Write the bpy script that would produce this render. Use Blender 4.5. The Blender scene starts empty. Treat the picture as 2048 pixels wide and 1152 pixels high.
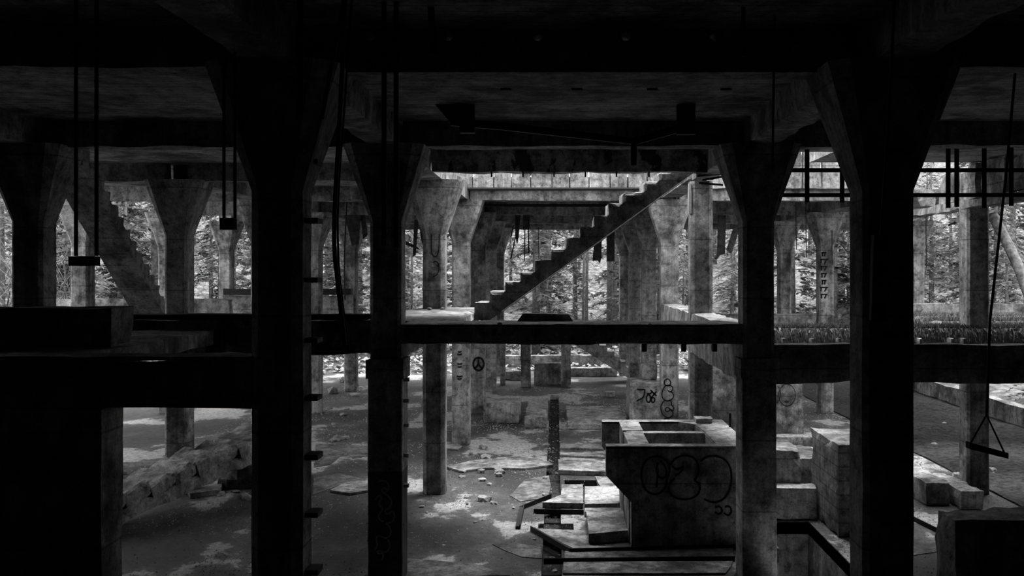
import bpy, bmesh, math, random
from mathutils import Vector, Matrix, noise

# ------------------------------------------------------------------ camera
# one-point perspective: vanishing point at pixel (1113, 540) of 2048 x 1152,
# focal length 1906 px, column bays 5 m deep ("d" counts bays), ground 4.19 m below the eye
EYE, F, K = 4.19, 1906.0, 381.2
scn = bpy.context.scene
cam_d = bpy.data.cameras.new('camera'); cam = bpy.data.objects.new('camera', cam_d)
scn.collection.objects.link(cam); scn.camera = cam
cam.location = (0, 0, EYE); cam.rotation_euler = (math.pi / 2, 0, 0)
cam_d.sensor_width = 36; cam_d.lens = F * 36 / 2048
cam_d.shift_x = (1024 - 1113) / 2048; cam_d.shift_y = (540 - 576) / 2048
cam_d.clip_start = 0.05; cam_d.clip_end = 400

# ------------------------------------------------------------------ light
wd = bpy.data.worlds.new('overcast_sky'); scn.world = wd; wd.use_nodes = True
wn = wd.node_tree.nodes['Background']
wn.inputs['Color'].default_value = (1, 1, 1, 1); wn.inputs['Strength'].default_value = 1.15
sun_d = bpy.data.lights.new('sun_offscreen', 'SUN'); sun = bpy.data.objects.new('sun_offscreen', sun_d)
scn.collection.objects.link(sun)
sun_d.energy = 2.6; sun_d.angle = math.radians(34)
sun.rotation_euler = Vector((-.16, -.34, -1)).to_track_quat('-Z', 'Y').to_euler()
vs = scn.view_settings
vs.view_transform = 'Standard'; vs.look = 'None'; vs.gamma = 1; vs.use_curve_mapping = False
vs.exposure = 1.75

# ------------------------------------------------------------------ helpers
C = scn.collection
RND = random.Random(7)
def W(px, py, d):
    return Vector(((px - 1113) * d / K, 5 * d, EYE + (540 - py) * d / K))
def G(px, py, z=0.0):
    d = (EYE - z) * K / (py - 540)
    return Vector(((px - 1113) * d / K, 5 * d, z))
def N(p): return noise.noise(p)

class MB:
    def __init__(s): s.v = []; s.f = []
    def lat(s, n, fn):
        nx, ny, nz = n; idx = {}
        def vid(i, j, k):
            t = (i, j, k)
            if t not in idx:
                idx[t] = len(s.v); s.v.append(tuple(fn(i, j, k)))
            return idx[t]
        for a in range(3):
            b, c = (a + 1) % 3, (a + 2) % 3
            for side in (0, n[a]):
                for i in range(n[b]):
                    for j in range(n[c]):
                        q = []
                        for (di, dj) in ((0, 0), (1, 0), (1, 1), (0, 1)):
                            t = [0, 0, 0]; t[a] = side; t[b] = i + di; t[c] = j + dj
                            q.append(vid(*t))
                        s.f.append(q if side else q[::-1])
        return s
    def box(s, lo, hi, seg=9, amp=0, chip=0, xf=None):
        lo = Vector(lo); hi = Vector(hi); sz = hi - lo; c = (lo + hi) / 2
        n = [max(1, min(48, int(round(sz[a] / seg)))) for a in range(3)]
        def fn(i, j, k):
            t = (i, j, k)
            p = Vector([lo[a] + sz[a] * t[a] / n[a] for a in range(3)])
            ex = [a for a in range(3) if t[a] in (0, n[a])]
            q = p.copy()
            if chip and len(ex) >= 2:
                w = max(0, N(p * 2.3 + Vector((3, 7, 1))) + 0.25) + max(0, N(p * 7) - .1)
                for a in ex: q[a] -= math.copysign(min(chip * w * 1.2, sz[a] * .3), p[a] - c[a])
            if amp: q += noise.noise_vector(p * 1.7) * amp
            return xf @ q if xf else q
        return s.lat(n, fn)
    def prism(s, poly, a0, a1, axis='y', xf=None):
        n = len(poly); b = len(s.v)
        for a in (a0, a1):
            for (u, w) in poly:
                p = Vector((u, a, w)) if axis == 'y' else (Vector((u, w, a)) if axis == 'z' else Vector((a, u, w)))
                s.v.append(tuple(xf @ p if xf else p))
        s.f.append(list(range(b, b + n))); s.f.append(list(range(b + n, b + 2 * n))[::-1])
        for i in range(n):
            j = (i + 1) % n; s.f.append([b + i, b + j, b + n + j, b + n + i])
        return s
    def rings(s, rs, cap=True):
        n = len(rs[0]); b = len(s.v)
        for r in rs: s.v += [tuple(p) for p in r]
        for q in range(len(rs) - 1):
            for i in range(n):
                j = (i + 1) % n
                s.f.append([b + q * n + i, b + q * n + j, b + (q + 1) * n + j, b + (q + 1) * n + i])
        if cap:
            s.f.append([b + i for i in range(n)][::-1]); e = b + (len(rs) - 1) * n
            s.f.append([e + i for i in range(n)])
        return s
    def tube(s, pts, r, n=6):
        pts = [Vector(p) for p in pts]; rs = []
        rad = r if isinstance(r, (list, tuple)) else [r] * len(pts)
        for i, p in enumerate(pts):
            t = (pts[min(i + 1, len(pts) - 1)] - pts[max(i - 1, 0)]).normalized()
            up = Vector((0, 0, 1)) if abs(t.z) < .9 else Vector((1, 0, 0))
            a = t.cross(up).normalized(); b = t.cross(a).normalized()
            rs.append([p + (a * math.cos(2 * math.pi * k / n) + b * math.sin(2 * math.pi * k / n)) * rad[i] for k in range(n)])
        return s.rings(rs)
    def build(s, name, mat, parent=None, smooth=False):
        me = bpy.data.meshes.new(name); me.from_pydata(s.v, [], s.f)
        bm = bmesh.new(); bm.from_mesh(me); bmesh.ops.recalc_face_normals(bm, faces=bm.faces); bm.to_mesh(me); bm.free()
        if smooth: me.polygons.foreach_set('use_smooth', [True] * len(me.polygons))
        me.materials.append(M[mat]); o = bpy.data.objects.new(name, me); C.objects.link(o)
        if parent:
            o.parent = parent
            if parent.type == 'EMPTY': o.matrix_parent_inverse = Matrix.Translation(-parent.location)
        return o
def raw(name, v, f, mat, parent=None):
    me = bpy.data.meshes.new(name); me.from_pydata(v, [], f); me.materials.append(M[mat])
    o = bpy.data.objects.new(name, me); C.objects.link(o)
    if parent:
        o.parent = parent
        if parent.type == 'EMPTY': o.matrix_parent_inverse = Matrix.Translation(-parent.location)
    return o
def tag(o, label=None, cat=None, group=None, kind=None):
    if label: o['label'] = label
    if cat: o['category'] = cat
    if group: o['group'] = group
    if kind: o['kind'] = kind
    return o
def empty(name, loc, label, cat, group=None):
    o = bpy.data.objects.new(name, None); C.objects.link(o); o.location = loc; o.empty_display_size = .2
    return tag(o, label, cat, group)
def smooth_path(pts, it=2, closed=False):
    p = [Vector(q) for q in pts]
    for _ in range(it):
        r = []; m = len(p)
        rng = range(m) if closed else range(m - 1)
        if not closed: r.append(p[0])
        for i in rng:
            a, b = p[i], p[(i + 1) % m]
            r += [a * .75 + b * .25, a * .25 + b * .75]
        if not closed: r.append(p[-1])
        p = r
    if closed: p.append(p[0].copy())
    return p
def slab(name, x0, x1, y0, y1, z0, z1, holes, mat, kind='structure', parent=None):
    """a slab with rectangular openings, as real boxes around them"""
    xs = sorted({x0, x1, *[h[0] for h in holes], *[h[1] for h in holes]}); xs = [x for x in xs if x0 <= x <= x1]
    ys = sorted({y0, y1, *[h[2] for h in holes], *[h[3] for h in holes]}); ys = [y for y in ys if y0 <= y <= y1]
    def isin(i, j):
        if not (0 <= i < len(xs) - 1 and 0 <= j < len(ys) - 1): return False
        cx, cy = (xs[i] + xs[i + 1]) / 2, (ys[j] + ys[j + 1]) / 2
        return not any(h[0] < cx < h[1] and h[2] < cy < h[3] for h in holes)
    vi = {}; v = []; f = []
    def q(x, y, z):
        t = (x, y, z)
        if t not in vi: vi[t] = len(v); v.append(t)
        return vi[t]
    for i in range(len(xs) - 1):
        for j in range(len(ys) - 1):
            if not isin(i, j): continue
            a, b, c, d = xs[i], xs[i + 1], ys[j], ys[j + 1]
            f.append([q(a, c, z1), q(b, c, z1), q(b, d, z1), q(a, d, z1)])
            f.append([q(a, d, z0), q(b, d, z0), q(b, c, z0), q(a, c, z0)])
            if not isin(i - 1, j): f.append([q(a, d, z1), q(a, d, z0), q(a, c, z0), q(a, c, z1)])
            if not isin(i + 1, j): f.append([q(b, c, z1), q(b, c, z0), q(b, d, z0), q(b, d, z1)])
            if not isin(i, j - 1): f.append([q(a, c, z1), q(a, c, z0), q(b, c, z0), q(b, c, z1)])
            if not isin(i, j + 1): f.append([q(b, d, z1), q(b, d, z0), q(a, d, z0), q(a, d, z1)])
    o = raw(name, v, f, mat, parent)
    if kind: o['kind'] = kind
    return o

# ------------------------------------------------------------------ materials (black and white)
M = {}
def nodes(name, rough=.85, spec=.25):
    m = bpy.data.materials.new(name); m.use_nodes = True; M[name] = m
    nt = m.node_tree; bs = nt.nodes['Principled BSDF']
    bs.inputs['Roughness'].default_value = rough; bs.inputs['Specular IOR Level'].default_value = spec
    return nt, bs
def pos(nt, scale=(1, 1, 1)):
    g = nt.nodes.new('ShaderNodeNewGeometry'); mp = nt.nodes.new('ShaderNodeMapping')
    mp.inputs['Scale'].default_value = scale
    nt.links.new(g.outputs['Position'], mp.inputs['Vector']); return mp.outputs['Vector']
def noi(nt, vec, scale, detail=6, rough=.6):
    n = nt.nodes.new('ShaderNodeTexNoise'); n.inputs['Scale'].default_value = scale
    n.inputs['Detail'].default_value = detail; n.inputs['Roughness'].default_value = rough
    nt.links.new(vec, n.inputs['Vector']); return n.outputs['Fac']
def ramp(nt, fac, stops):
    r = nt.nodes.new('ShaderNodeValToRGB'); e = r.color_ramp.elements
    while len(e) < len(stops): e.new(.5)
    for i, (p, c) in enumerate(stops):
        e[i].position = p; e[i].color = (c, c, c, 1)
    nt.links.new(fac, r.inputs['Fac']); return r.outputs['Color']
def mul(nt, a, b, fac=1.0, mode='MULTIPLY'):
    m = nt.nodes.new('ShaderNodeMix'); m.data_type = 'RGBA'; m.blend_type = mode
    m.inputs['Factor'].default_value = fac
    nt.links.new(a, m.inputs[6]); nt.links.new(b, m.inputs[7]); return m.outputs[2]
def bump(nt, bs, h, strength=.4, dist=.02):
    b = nt.nodes.new('ShaderNodeBump'); b.inputs['Strength'].default_value = strength; b.inputs['Distance'].default_value = dist
    nt.links.new(h, b.inputs['Height']); nt.links.new(b.outputs['Normal'], bs.inputs['Normal'])
def concrete(name, dark, light, streak=.6, joint=None, joint_axis=2, stain=.5, patch=None):
    nt, bs = nodes(name)
    p = pos(nt)
    a = noi(nt, p, 1.6, 9, .65)
    col = ramp(nt, a, [(.3, dark), (.48, (dark + light) / 2), (.66, light)])
    if streak:
        s = noi(nt, pos(nt, (5, 5, .35)), 1.0, 5, .7)
        col = mul(nt, col, ramp(nt, s, [(.36, 1 - streak), (.58, 1.0)]))
    if stain:
        b = noi(nt, p, .8, 7, .7)
        col = mul(nt, col, ramp(nt, b, [(.4, 1 - stain), (.52, 1.0)]))
    fine = noi(nt, p, 38, 4, .7)
    col = mul(nt, col, ramp(nt, fine, [(.3, .6), (.62, 1.15)]))
    mid = noi(nt, p, 7, 8, .75)
    col = mul(nt, col, ramp(nt, mid, [(.37, .35), (.46, .85), (.60, 1.25)]))
    if patch:
        q = noi(nt, pos(nt, patch), 1.0, 4, .5)
        col = mul(nt, col, ramp(nt, q, [(.6, 0.0), (.66, .10)]), 1.0, 'ADD')
    if joint:
        sp = nt.nodes.new('ShaderNodeSeparateXYZ'); nt.links.new(p, sp.inputs[0])
        d = nt.nodes.new('ShaderNodeMath'); d.operation = 'DIVIDE'; d.inputs[1].default_value = joint
        nt.links.new(sp.outputs[joint_axis], d.inputs[0])
        fr = nt.nodes.new('ShaderNodeMath'); fr.operation = 'FRACT'; nt.links.new(d.outputs[0], fr.inputs[0])
        w = .018 / joint
        col = mul(nt, col, ramp(nt, fr.outputs[0], [(0, .5), (w, .55), (w * 1.3, 1), (1, 1)]))
    nt.links.new(col, bs.inputs['Base Color'])
    bump(nt, bs, noi(nt, p, 22, 6, .7), .5, .012)
    return nt, bs, col
CD, CL = .13, .42            # one weathered concrete; board marks, joints, peeling and stains differ, not its tone
concrete('concrete', CD, CL, .5, .95)
concrete('concrete_ceiling', CD, CL, 0, .16, 1, .6, patch=(.5, 1.6, 1))
concrete('concrete_planked', CD, CL, .35, .42, 1, .4)
concrete('concrete_board', CD, CL, .45, .22, 2, .4)
nt, bs, col = concrete('concrete_peeling', CD, CL, .4, None, stain=.5)
col = mul(nt, col, ramp(nt, noi(nt, pos(nt, (1.6, 1, .9)), 1.7, 6, .62), [(.44, .12), (.465, 1.0)]))
nt.links.new(col, bs.inputs['Base Color'])
concrete('rubble', CD, CL, 0, None, stain=.2)
# two-tone column: dark coat below a tide line
nt, bs, col = concrete('concrete_two_tone', CD, CL, .45, None)
sp = nt.nodes.new('ShaderNodeSeparateXYZ'); nt.links.new(pos(nt), sp.inputs[0])
nn = nt.nodes.new('ShaderNodeMath'); nn.operation = 'MULTIPLY_ADD'; nn.inputs[1].default_value = .25
nt.links.new(sp.outputs[2], nn.inputs[0]); nn.inputs[2].default_value = 0
nt.links.new(mul(nt, col, ramp(nt, nn.outputs[0], [(.372, .22), (.378, 1.0)])), bs.inputs['Base Color'])
# floor: dry pale concrete showing between dirt, moss and wet
nt, bs = nodes('floor_dirt', .8, .3)
p = pos(nt)
big = noi(nt, pos(nt, (.42, .3, 1)), 1.0, 7, .62)
c1 = ramp(nt, big, [(.40, .03), (.48, .06), (.535, .10), (.555, .36), (.7, .5)])
c1 = mul(nt, c1, ramp(nt, noi(nt, p, 9, 8, .75), [(.32, .35), (.6, 1.15)]))
c1 = mul(nt, c1, ramp(nt, noi(nt, p, 45, 4, .75), [(.34, .4), (.62, 1.3)]))
nt.links.new(c1, bs.inputs['Base Color'])
bump(nt, bs, noi(nt, p, 14, 8, .75), .7, .03)
nt, bs = nodes('forest_ground', .95, .1)
c1 = ramp(nt, noi(nt, pos(nt), 2.2, 9, .75), [(.35, .025), (.5, .11), (.66, .30)])
nt.links.new(c1, bs.inputs['Base Color']); bump(nt, bs, noi(nt, pos(nt), 6, 8, .7), 1, .1)
def plain(name, lo, hi, scale=12, rough=.7, spec=.3, metal=0):
    nt, bs = nodes(name, rough, spec); bs.inputs['Metallic'].default_value = metal
    c = ramp(nt, noi(nt, pos(nt), scale, 6, .65), [(.35, lo), (.65, hi)])
    nt.links.new(c, bs.inputs['Base Color']); return nt, bs
plain('steel', .004, .014, 14, .65, .2)
plain('steel_light', .25, .45, 14, .55, .4)
plain('black_paint', .006, .012, 20, .8, .1)
plain('white_paint', .28, .36, 20, .7, .2)
plain('grey_paint', .26, .36, 20, .7, .2)
plain('charred_wood', .012, .05, 8, .9, .15)
plain('bark', .05, .16, 9, .95, .1)
plain('bark_pale', .06, .22, 7, .9, .1)
plain('moss', .05, .28, 16, .95, .1)
plain('moss_dark', .05, .22, 9, .95, .1)
plain('soil', .010, .045, 9, .95, .05)
plain('litter', .10, .45, 30, .9, .15)
for nm, lo, hi in (('needles', .02, .16), ('needles_bright', .045, .30), ('needles_dark', .01, .06)):
    nt, bs = nodes(nm, .7, .2)
    c = ramp(nt, noi(nt, pos(nt), 1.3, 5, .7), [(.36, lo), (.62, hi)])
    nt.links.new(c, bs.inputs['Base Color'])
    tr = nt.nodes.new('ShaderNodeBsdfTranslucent'); nt.links.new(c, tr.inputs['Color'])
    mx = nt.nodes.new('ShaderNodeMixShader'); mx.inputs[0].default_value = .35
    nt.links.new(bs.outputs[0], mx.inputs[1]); nt.links.new(tr.outputs[0], mx.inputs[2])
    nt.links.new(mx.outputs[0], nt.nodes['Material Output'].inputs['Surface'])

# ------------------------------------------------------------------ levels and grid
DECK = EYE - .735            # mid deck top
UB, UT = EYE + 1.65, EYE + 2.0   # ceiling beam underside, ceiling underside
XL, XR, XLL, XLLL, XRR, XRRR = -2.292, 2.71, -7.10, -11.41, 7.87, 12.45
ROW = [7.75 + 5 * i for i in range(7)]
CW = .21

# ------------------------------------------------------------------ setting: ground, floor, walls, ceiling
TR = (-.21, .075)
floor_holes = [(TR[0], TR[1], 11.0, 32), (.16, .80, 17.0, 19.0), (-.30, .28, 15.0, 15.75), (3.35, 4.2, 11.5, 15.9), (2.98, 3.35, 11.5, 14.35)]
floor = slab('floor', -14, 13, -9, 38.6, -.22, 0.0, floor_holes + [(8.25, 13, 15.6, 38.6)], 'floor_dirt')
slab('trench_bed', TR[0] - .1, .9, 10.9, 32.1, -.4, -.16, [], 'soil', None, floor)
slab('pit_bed', 2.85, 4.35, 11.4, 16.05, -1.6, -1.5, [], 'soil', None, floor)
for a in ((2.88, 2.98, 11.4, 14.45), (2.9, 3.3, 14.35, 14.45), (3.25, 3.35, 14.4, 16), (4.2, 4.3, 11.4, 16), (3.3, 4.25, 15.9, 16)):
    slab('pit_wall', *a, -1.5, -.02, [], 'concrete', None, floor)

def bank(i, j, k):
    x = 8.2 + 6 * i / 30; y = 15.5 + 23.5 * j / 60
    z = -.5 if k == 0 else .03 + .22 * max(0, N(Vector((x * .7, y * .5, 4)))) * min(1, i / 4) + .03 * N(Vector((x * 3, y * 3, 1)))
    return Vector((x, y, z))
tag(MB().lat((30, 60, 1), bank).build('ground_soil', 'soil'), kind='structure')
def terrain():
    v = []; f = []; nx, ny = 90, 50
    for j in range(ny + 1):
        for i in range(nx + 1):
            x = -75 + 150 * i / nx; t = j / ny; y = 10 + 110 * t ** 1.3
            inside = (-15 < x < 14.5 and y < 39); deep = (-12 < x < 11 and y < 35)
            z = -4 if deep else -.3 if inside else .1 + .35 * N(Vector((x * .35, y * .35, 0))) + .15 * N(Vector((x, y, 2)))
            if not inside:
                if y > 39: z += min(1, (y - 39) / 6) * .1
                z += max(0, y - 52) * .20 + max(0, abs(x) - 22) * .22
            v.append((x, y, z))
    for j in range(ny):
        for i in range(nx):
            a = j * (nx + 1) + i; f.append([a, a + 1, a + nx + 2, a + nx + 1])
    o = raw('ground', v, f, 'forest_ground'); tag(o, kind='structure')
terrain()

slab('added_wall_rear', -14, 13, -9.3, -9, 0, 9, [], 'concrete')  # solid wall added behind the camera to keep sky light out
slab('added_wall_left', -14.3, -14, -9.3, 15.5, 0, 9, [], 'concrete')  # unseen wall, added so the left side stays dark
slab('added_wall_right', 13, 13.3, -9.3, 22.0, 0, 9, [], 'concrete')  # unseen wall, added to block daylight from the right side
slab('floor_photographer_level', -14, 13, -9.3, 3.0, EYE - 2.0, EYE - 1.65, [], 'concrete')
# ceiling with the stair openings, the broken roof over the middle bays and one small breach
slab('ceiling', -14, 13, -9.3, 16.15, UT, UT + .22, [(1.90, 1.945, 11.30, 11.42), (1.955, 1.985, 11.32, 11.42)], 'concrete_ceiling')
slab('added_ceiling_right', 4.7, 13, 16.15, 17.7, UT, UT + .22, [], 'concrete_ceiling')  # roof slab added here, its extent chosen to shade the right floor
slab('ceiling_outer_bay', 8.1, 13.2, 26.2, 38.3, UT, UT + .22, [], 'concrete_ceiling')
slab('ceiling_left_bays', -12.0, -2.5, 16.15, 38.3, UT, UT + .22, [], 'concrete_ceiling')
slab('ceiling_back_bays', -2.5, 8.1, 22.75, 38.3, UT, UT + .22, [], 'concrete_ceiling')

# sunlit upper-storey wall beyond the roof opening, made of cast panels
wb = bpy.data.objects.new('wall_back', None); C.objects.link(wb); wb.location = (0, 22.7, EYE + 1.9); tag(wb, kind='structure')
x = -2.45; k = 0
while x < 7.9:
    w = .46 + .05 * math.sin(k * 2.1)
    mb = MB(); mb.box((x + .006, 22.58 + .012 * math.sin(k * 5), EYE + 1.93), (x + w - .006, 22.74, EYE + 3.6 + .1 * math.sin(k * 1.7)), .25, .005, .02)
    mb.build('panel', 'concrete', wb); x += w; k += 1

# ------------------------------------------------------------------ columns
def column(X, Yf, label, group=None, mat='concrete', z0=0.0, z1=UB, zc=EYE + .66, cap=.33, corbel=False, hw=CW, low_mat=None, ch=.045):
    yc = Yf + CW
    root = empty('concrete_column', (X, yc, z0), label, 'column', group)
    def ring(hx, hy, c, z):
        P = [(-hx + c, -hy), (hx - c, -hy), (hx, -hy + c), (hx, hy - c), (hx - c, hy), (-hx + c, hy), (-hx, hy - c), (-hx, -hy + c)]
        out = []
        for (a, b) in P:
            q = Vector((X + a, yc + b, z)); nv = noise.noise_vector(q * 2.2)
            out.append(q + Vector((nv.x, nv.y, 0)) * .007)
        return out
    zs = zc if cap else z1
    zlow = z0
    if corbel:
        zk = EYE - 1.19
        rs = [ring(hw + .02, hw + .03, .012, z0 + (zk - .26 - z0) * i / 9) for i in range(10)]
        MB().rings(rs).build('lower_shaft', low_mat or mat, root)
        MB().box((X - hw - .05, yc - hw - .06, zk - .27), (X + hw + .05, yc + hw + .05, zk), .12, .004, .015).build('corbel', mat, root)
        zlow = zk - .02
    n = max(3, int((zs - zlow) / .3))
    MB().rings([ring(hw, hw, ch, zlow + (zs - zlow) * i / n) for i in range(n + 1)]).build('shaft', mat, root)
    if cap:
        rs = []
        for i in range(7):
            t = i / 6
            rs.append(ring(hw + cap * t, hw + cap * .8 * t, ch + .09 * t, zs - .01 + (z1 + .03 - zs) * t))
        MB().rings(rs).build('capital', mat, root)
    return root
cols = {}
cols['A'] = column(XL, ROW[0], 'thick dark concrete column with short step irons and flaring capital', mat='concrete', ch=.075)
cols['D'] = column(XR, ROW[0], 'thick dark concrete column with horizontal rungs on its front', mat='concrete')
cols['B'] = column(XL, ROW[1], 'concrete column with corbel and black lower half sprayed with pale bubble outlines', mat='concrete', corbel=True, low_mat='concrete_two_tone')
cols['B2'] = column(XR, ROW[1], 'very dark concrete column with corbel beside the concrete basin', mat='concrete', corbel=True, low_mat='concrete')
cols['C'] = column(XL, ROW[2], 'concrete column on the stair landing with one bright bevelled edge', mat='concrete', ch=.075)
cols['C2'] = column(XR, ROW[2], 'flat-topped concrete column without capital behind the concrete basin', mat='concrete', ch=.075, cap=0, z1=EYE + 1.66)
cols['CC'] = column(XL, ROW[3], 'pale concrete column with small dark marks and white lettering', mat='concrete')
cols['CC2'] = column(XR, ROW[3], 'pale concrete column with tall black bubble graffiti', mat='concrete')
cols['P'] = column(XL, ROW[4], 'concrete column with a black peace sign', mat='concrete')
column(XR, ROW[4], 'concrete column rising behind the scribbled concrete block', mat='concrete')
g = 'dark columns at the far end of the hall'
for r in (5, 6):
    for X in (XL, XR):
        column(X, ROW[r], 'dark concrete column at the far end of the central aisle', g, mat='concrete')
column(XLL, ROW[1], 'black concrete column in deep shade beside the slanting stair', mat='concrete')
column(XLL, ROW[2], 'concrete column with wide capital at the foot of the slanting stair', mat='concrete')
g = 'side aisle columns toward the forest'
for r in (3, 4, 5, 6):
    column(XLL, ROW[r], 'grey side aisle column with flared capital against the trees', g, mat='concrete')
for r in (3, 4, 5, 6):
    column(XLLL, ROW[r], 'pale outer column with flared capital standing among trees', 'outer columns along the stair side', mat='concrete')
cols['RR2'] = column(XRR, ROW[2], 'bright weathered column without capital rising from mossy ledge', mat='concrete', cap=0, z1=EYE + 1.2)
column(XRR, ROW[3], 'grey outer column with flared capital above the parapet', 'outer columns above the parapet', mat='concrete')
cols['RR4'] = column(XRR, ROW[4], 'dark column with vertical stencilled marks above the parapet', mat='concrete')
column(XRR, ROW[5], 'grey outer column with flared capital above the parapet', 'outer columns above the parapet', mat='concrete')
column(XRRR, ROW[5], 'slim bright outer column beyond the mossy ledges', mat='concrete')

# step irons on the near column, rungs on the right one
for i, py in enumerate((325, 442, 560, 680, 795, 912, 1026, 1140)):
    p = W(601, py, 1.55 + .04); mb = MB()
    mb.box((XL + CW - .02, 7.87, p.z - .022), (XL + CW + .11, 8.05, p.z + .022), .05, .002, .004); mb.build('step_iron', 'steel', cols['A'])
for py in (307, 412, 540, 668, 795, 920, 1045):
    z = EYE + (540 - py) * 1.55 / K; fl = max(0, (z - EYE - .66)) * .27
    MB().tube([(XR - .07, 7.77 - fl, z), (XR - .07, 7.70 - fl, z), (XR + .13, 7.70 - fl, z), (XR + .13, 7.77 - fl, z)], .018, 6).build('rung', 'steel', cols['D'])
for py in (758, 800, 848, 908, 968):
    z = EYE + (540 - py) * 2.6 / K
    MB().box((XL + CW, 12.85, z - .02), (XL + CW + .09, 12.93, z + .03), .04, .002, .004).build('bracket', 'steel_light', cols['B'])
# chipped flange on the bright edge of the flat-topped column
MB().box((XR - CW - .035, ROW[2] + .02, EYE + 1.05), (XR - CW + .02, ROW[2] + .14, EYE + 1.62), .1, .004, .01).build('steel_flange', 'steel_light', cols['C2'])

# ------------------------------------------------------------------ ceiling beams
def beam(lo, hi, label, group=None, mat='concrete', name='ceiling_beam', cat='beam', seg=.28, chip=.03):
    o = MB().box(lo, hi, seg, .006, chip).build(name, mat); return tag(o, label, cat, group)
# front cross beam with round pipe holes (cut through)
fb = MB().box((XL + CW - .02, 7.95, UB), (XR - CW + .02, 8.25, UT + .02)).build('pierced_beam', 'concrete')
cut = MB()
for px in (740, 896, 1075, 1252, 1430):
    c = W(px, 72, 1.59); n = 20
    r = [[(c.x + .042 * math.cos(2 * math.pi * k / n), y, c.z + .042 * math.sin(2 * math.pi * k / n)) for k in range(n)] for y in (7.8, 8.4)]
    cut.rings(r)
co = cut.build('cutter', 'steel')
md = fb.modifiers.new('holes', 'BOOLEAN'); md.object = co; md.operation = 'DIFFERENCE'; md.solver = 'EXACT'
bpy.context.view_layer.update()
dg = bpy.context.evaluated_depsgraph_get(); me2 = bpy.data.meshes.new_from_object(fb.evaluated_get(dg))
fb.modifiers.clear(); fb.data = me2; bpy.data.objects.remove(co)
tag(fb, 'broad concrete ceiling beam pierced by a row of round holes', 'beam')
gl = 'ceiling beams in the dark front bays'
beam((XL + CW, ROW[1] + .05, UB), (XR - CW, ROW[1] + .35, UT + .02), 'dark ceiling beam just in front of the roof opening', mat='concrete')
beam((XL + CW, 15.8, UB - .03), (XR - CW, 16.13, UT + .2), 'pale peeling trimmer beam at the edge of the roof opening', mat='concrete_peeling')
for x in (XL, XR):
    beam((x - CW, -8.9, UB), (x + CW, ROW[0], UT + .02), 'stained lengthwise ceiling beam running into near column', gl, mat='concrete')
    beam((x - CW, ROW[0] + .42, UB), (x + CW, ROW[1], UT + .02), 'streaky lengthwise ceiling beam between the two front column rows', gl, mat='concrete')
    beam((x - CW, ROW[1] + .42, UB), (x + CW, ROW[2], UT + .02), 'lengthwise ceiling beam leading up to roof opening', gl, mat='concrete')
for x in (XLL, XRR):
    beam((x - CW, -8.9, UB), (x + CW, ROW[1], UT + .02), 'black lengthwise ceiling beam over side aisle', gl, mat='concrete')
for r in (0, 1):
    beam((-13.9, ROW[r] + .05, UB), (XL - CW, ROW[r] + .35, UT + .02), 'black cross ceiling beam over the stair side aisle', gl, mat='concrete')
    beam((XR + CW, ROW[r] + .05, UB), (12.9, ROW[r] + .35, UT + .02), 'black cross ceiling beam over the mossy side aisle', gl, mat='concrete')
gb = 'ceiling beams of the covered back hall'
beam((XLL + CW, ROW[2] + .05, UB), (XL - CW, ROW[2] + .35, UT + .02), 'cross ceiling beam of the back hall beside the stair landing', gb)
beam((-12, ROW[2] + .05, UB), (XLL - CW, ROW[2] + .35, UT + .02), 'cross ceiling beam above the slanting stair', gb)
for r in range(3, 7):
    for a, b in ((XLLL, XLL), (XLL, XL), (XL, XR), (XR, XRR)):
        beam((a + CW, ROW[r] + .05, UB - (.05 if r > 3 else 0)), (b - CW, ROW[r] + .35, UT + .02), 'cross ceiling beam of the covered back hall', gb, seg=.45)
    if r > 4: beam((XRR + CW, ROW[r] + .05, UB - .05), (XRRR - CW, ROW[r] + .35, UT + .02), 'cross ceiling beam of the covered back hall', gb, seg=.45)
for x in (XLL, XL, XR, XRR):
    for r in range(2, 6):
        if x in (XR, XRR) and r < 3: continue
        beam((x - CW, ROW[r] + .42, UB), (x + CW, ROW[r + 1], UT + .02), 'lengthwise ceiling beam of the covered back hall', gb, seg=.5)
beam((XR - CW, ROW[2] + .4, UB + .06), (XR + CW, ROW[3], UT + .02), 'lengthwise beam spanning the roof opening on the right line', None)
# lit spandrel on the mossy side
sp_ = empty('spandrel_beam', (7.7, 19, EYE + 1.13), 'pale spandrel beam with holes above the bright weathered column', 'beam')
MB().box((7.62, 14.6, EYE + 1.13), (7.98, 22.7, EYE + 1.32), .3, .006, .04).build('bottom_flange', 'concrete', sp_)
for i, (a, b, h) in enumerate(((15.2, 16.1, 1.92), (16.35, 17.3, 1.98), (17.5, 18.3, 2.0), (18.45, 19.2, 1.9), (19.9, 20.3, 1.62), (21.2, 22.6, 1.7))):
    MB().box((7.68, a, EYE + 1.3), (7.92, b, EYE + h), .2, .008, .06).build('web', 'concrete', sp_)

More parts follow.
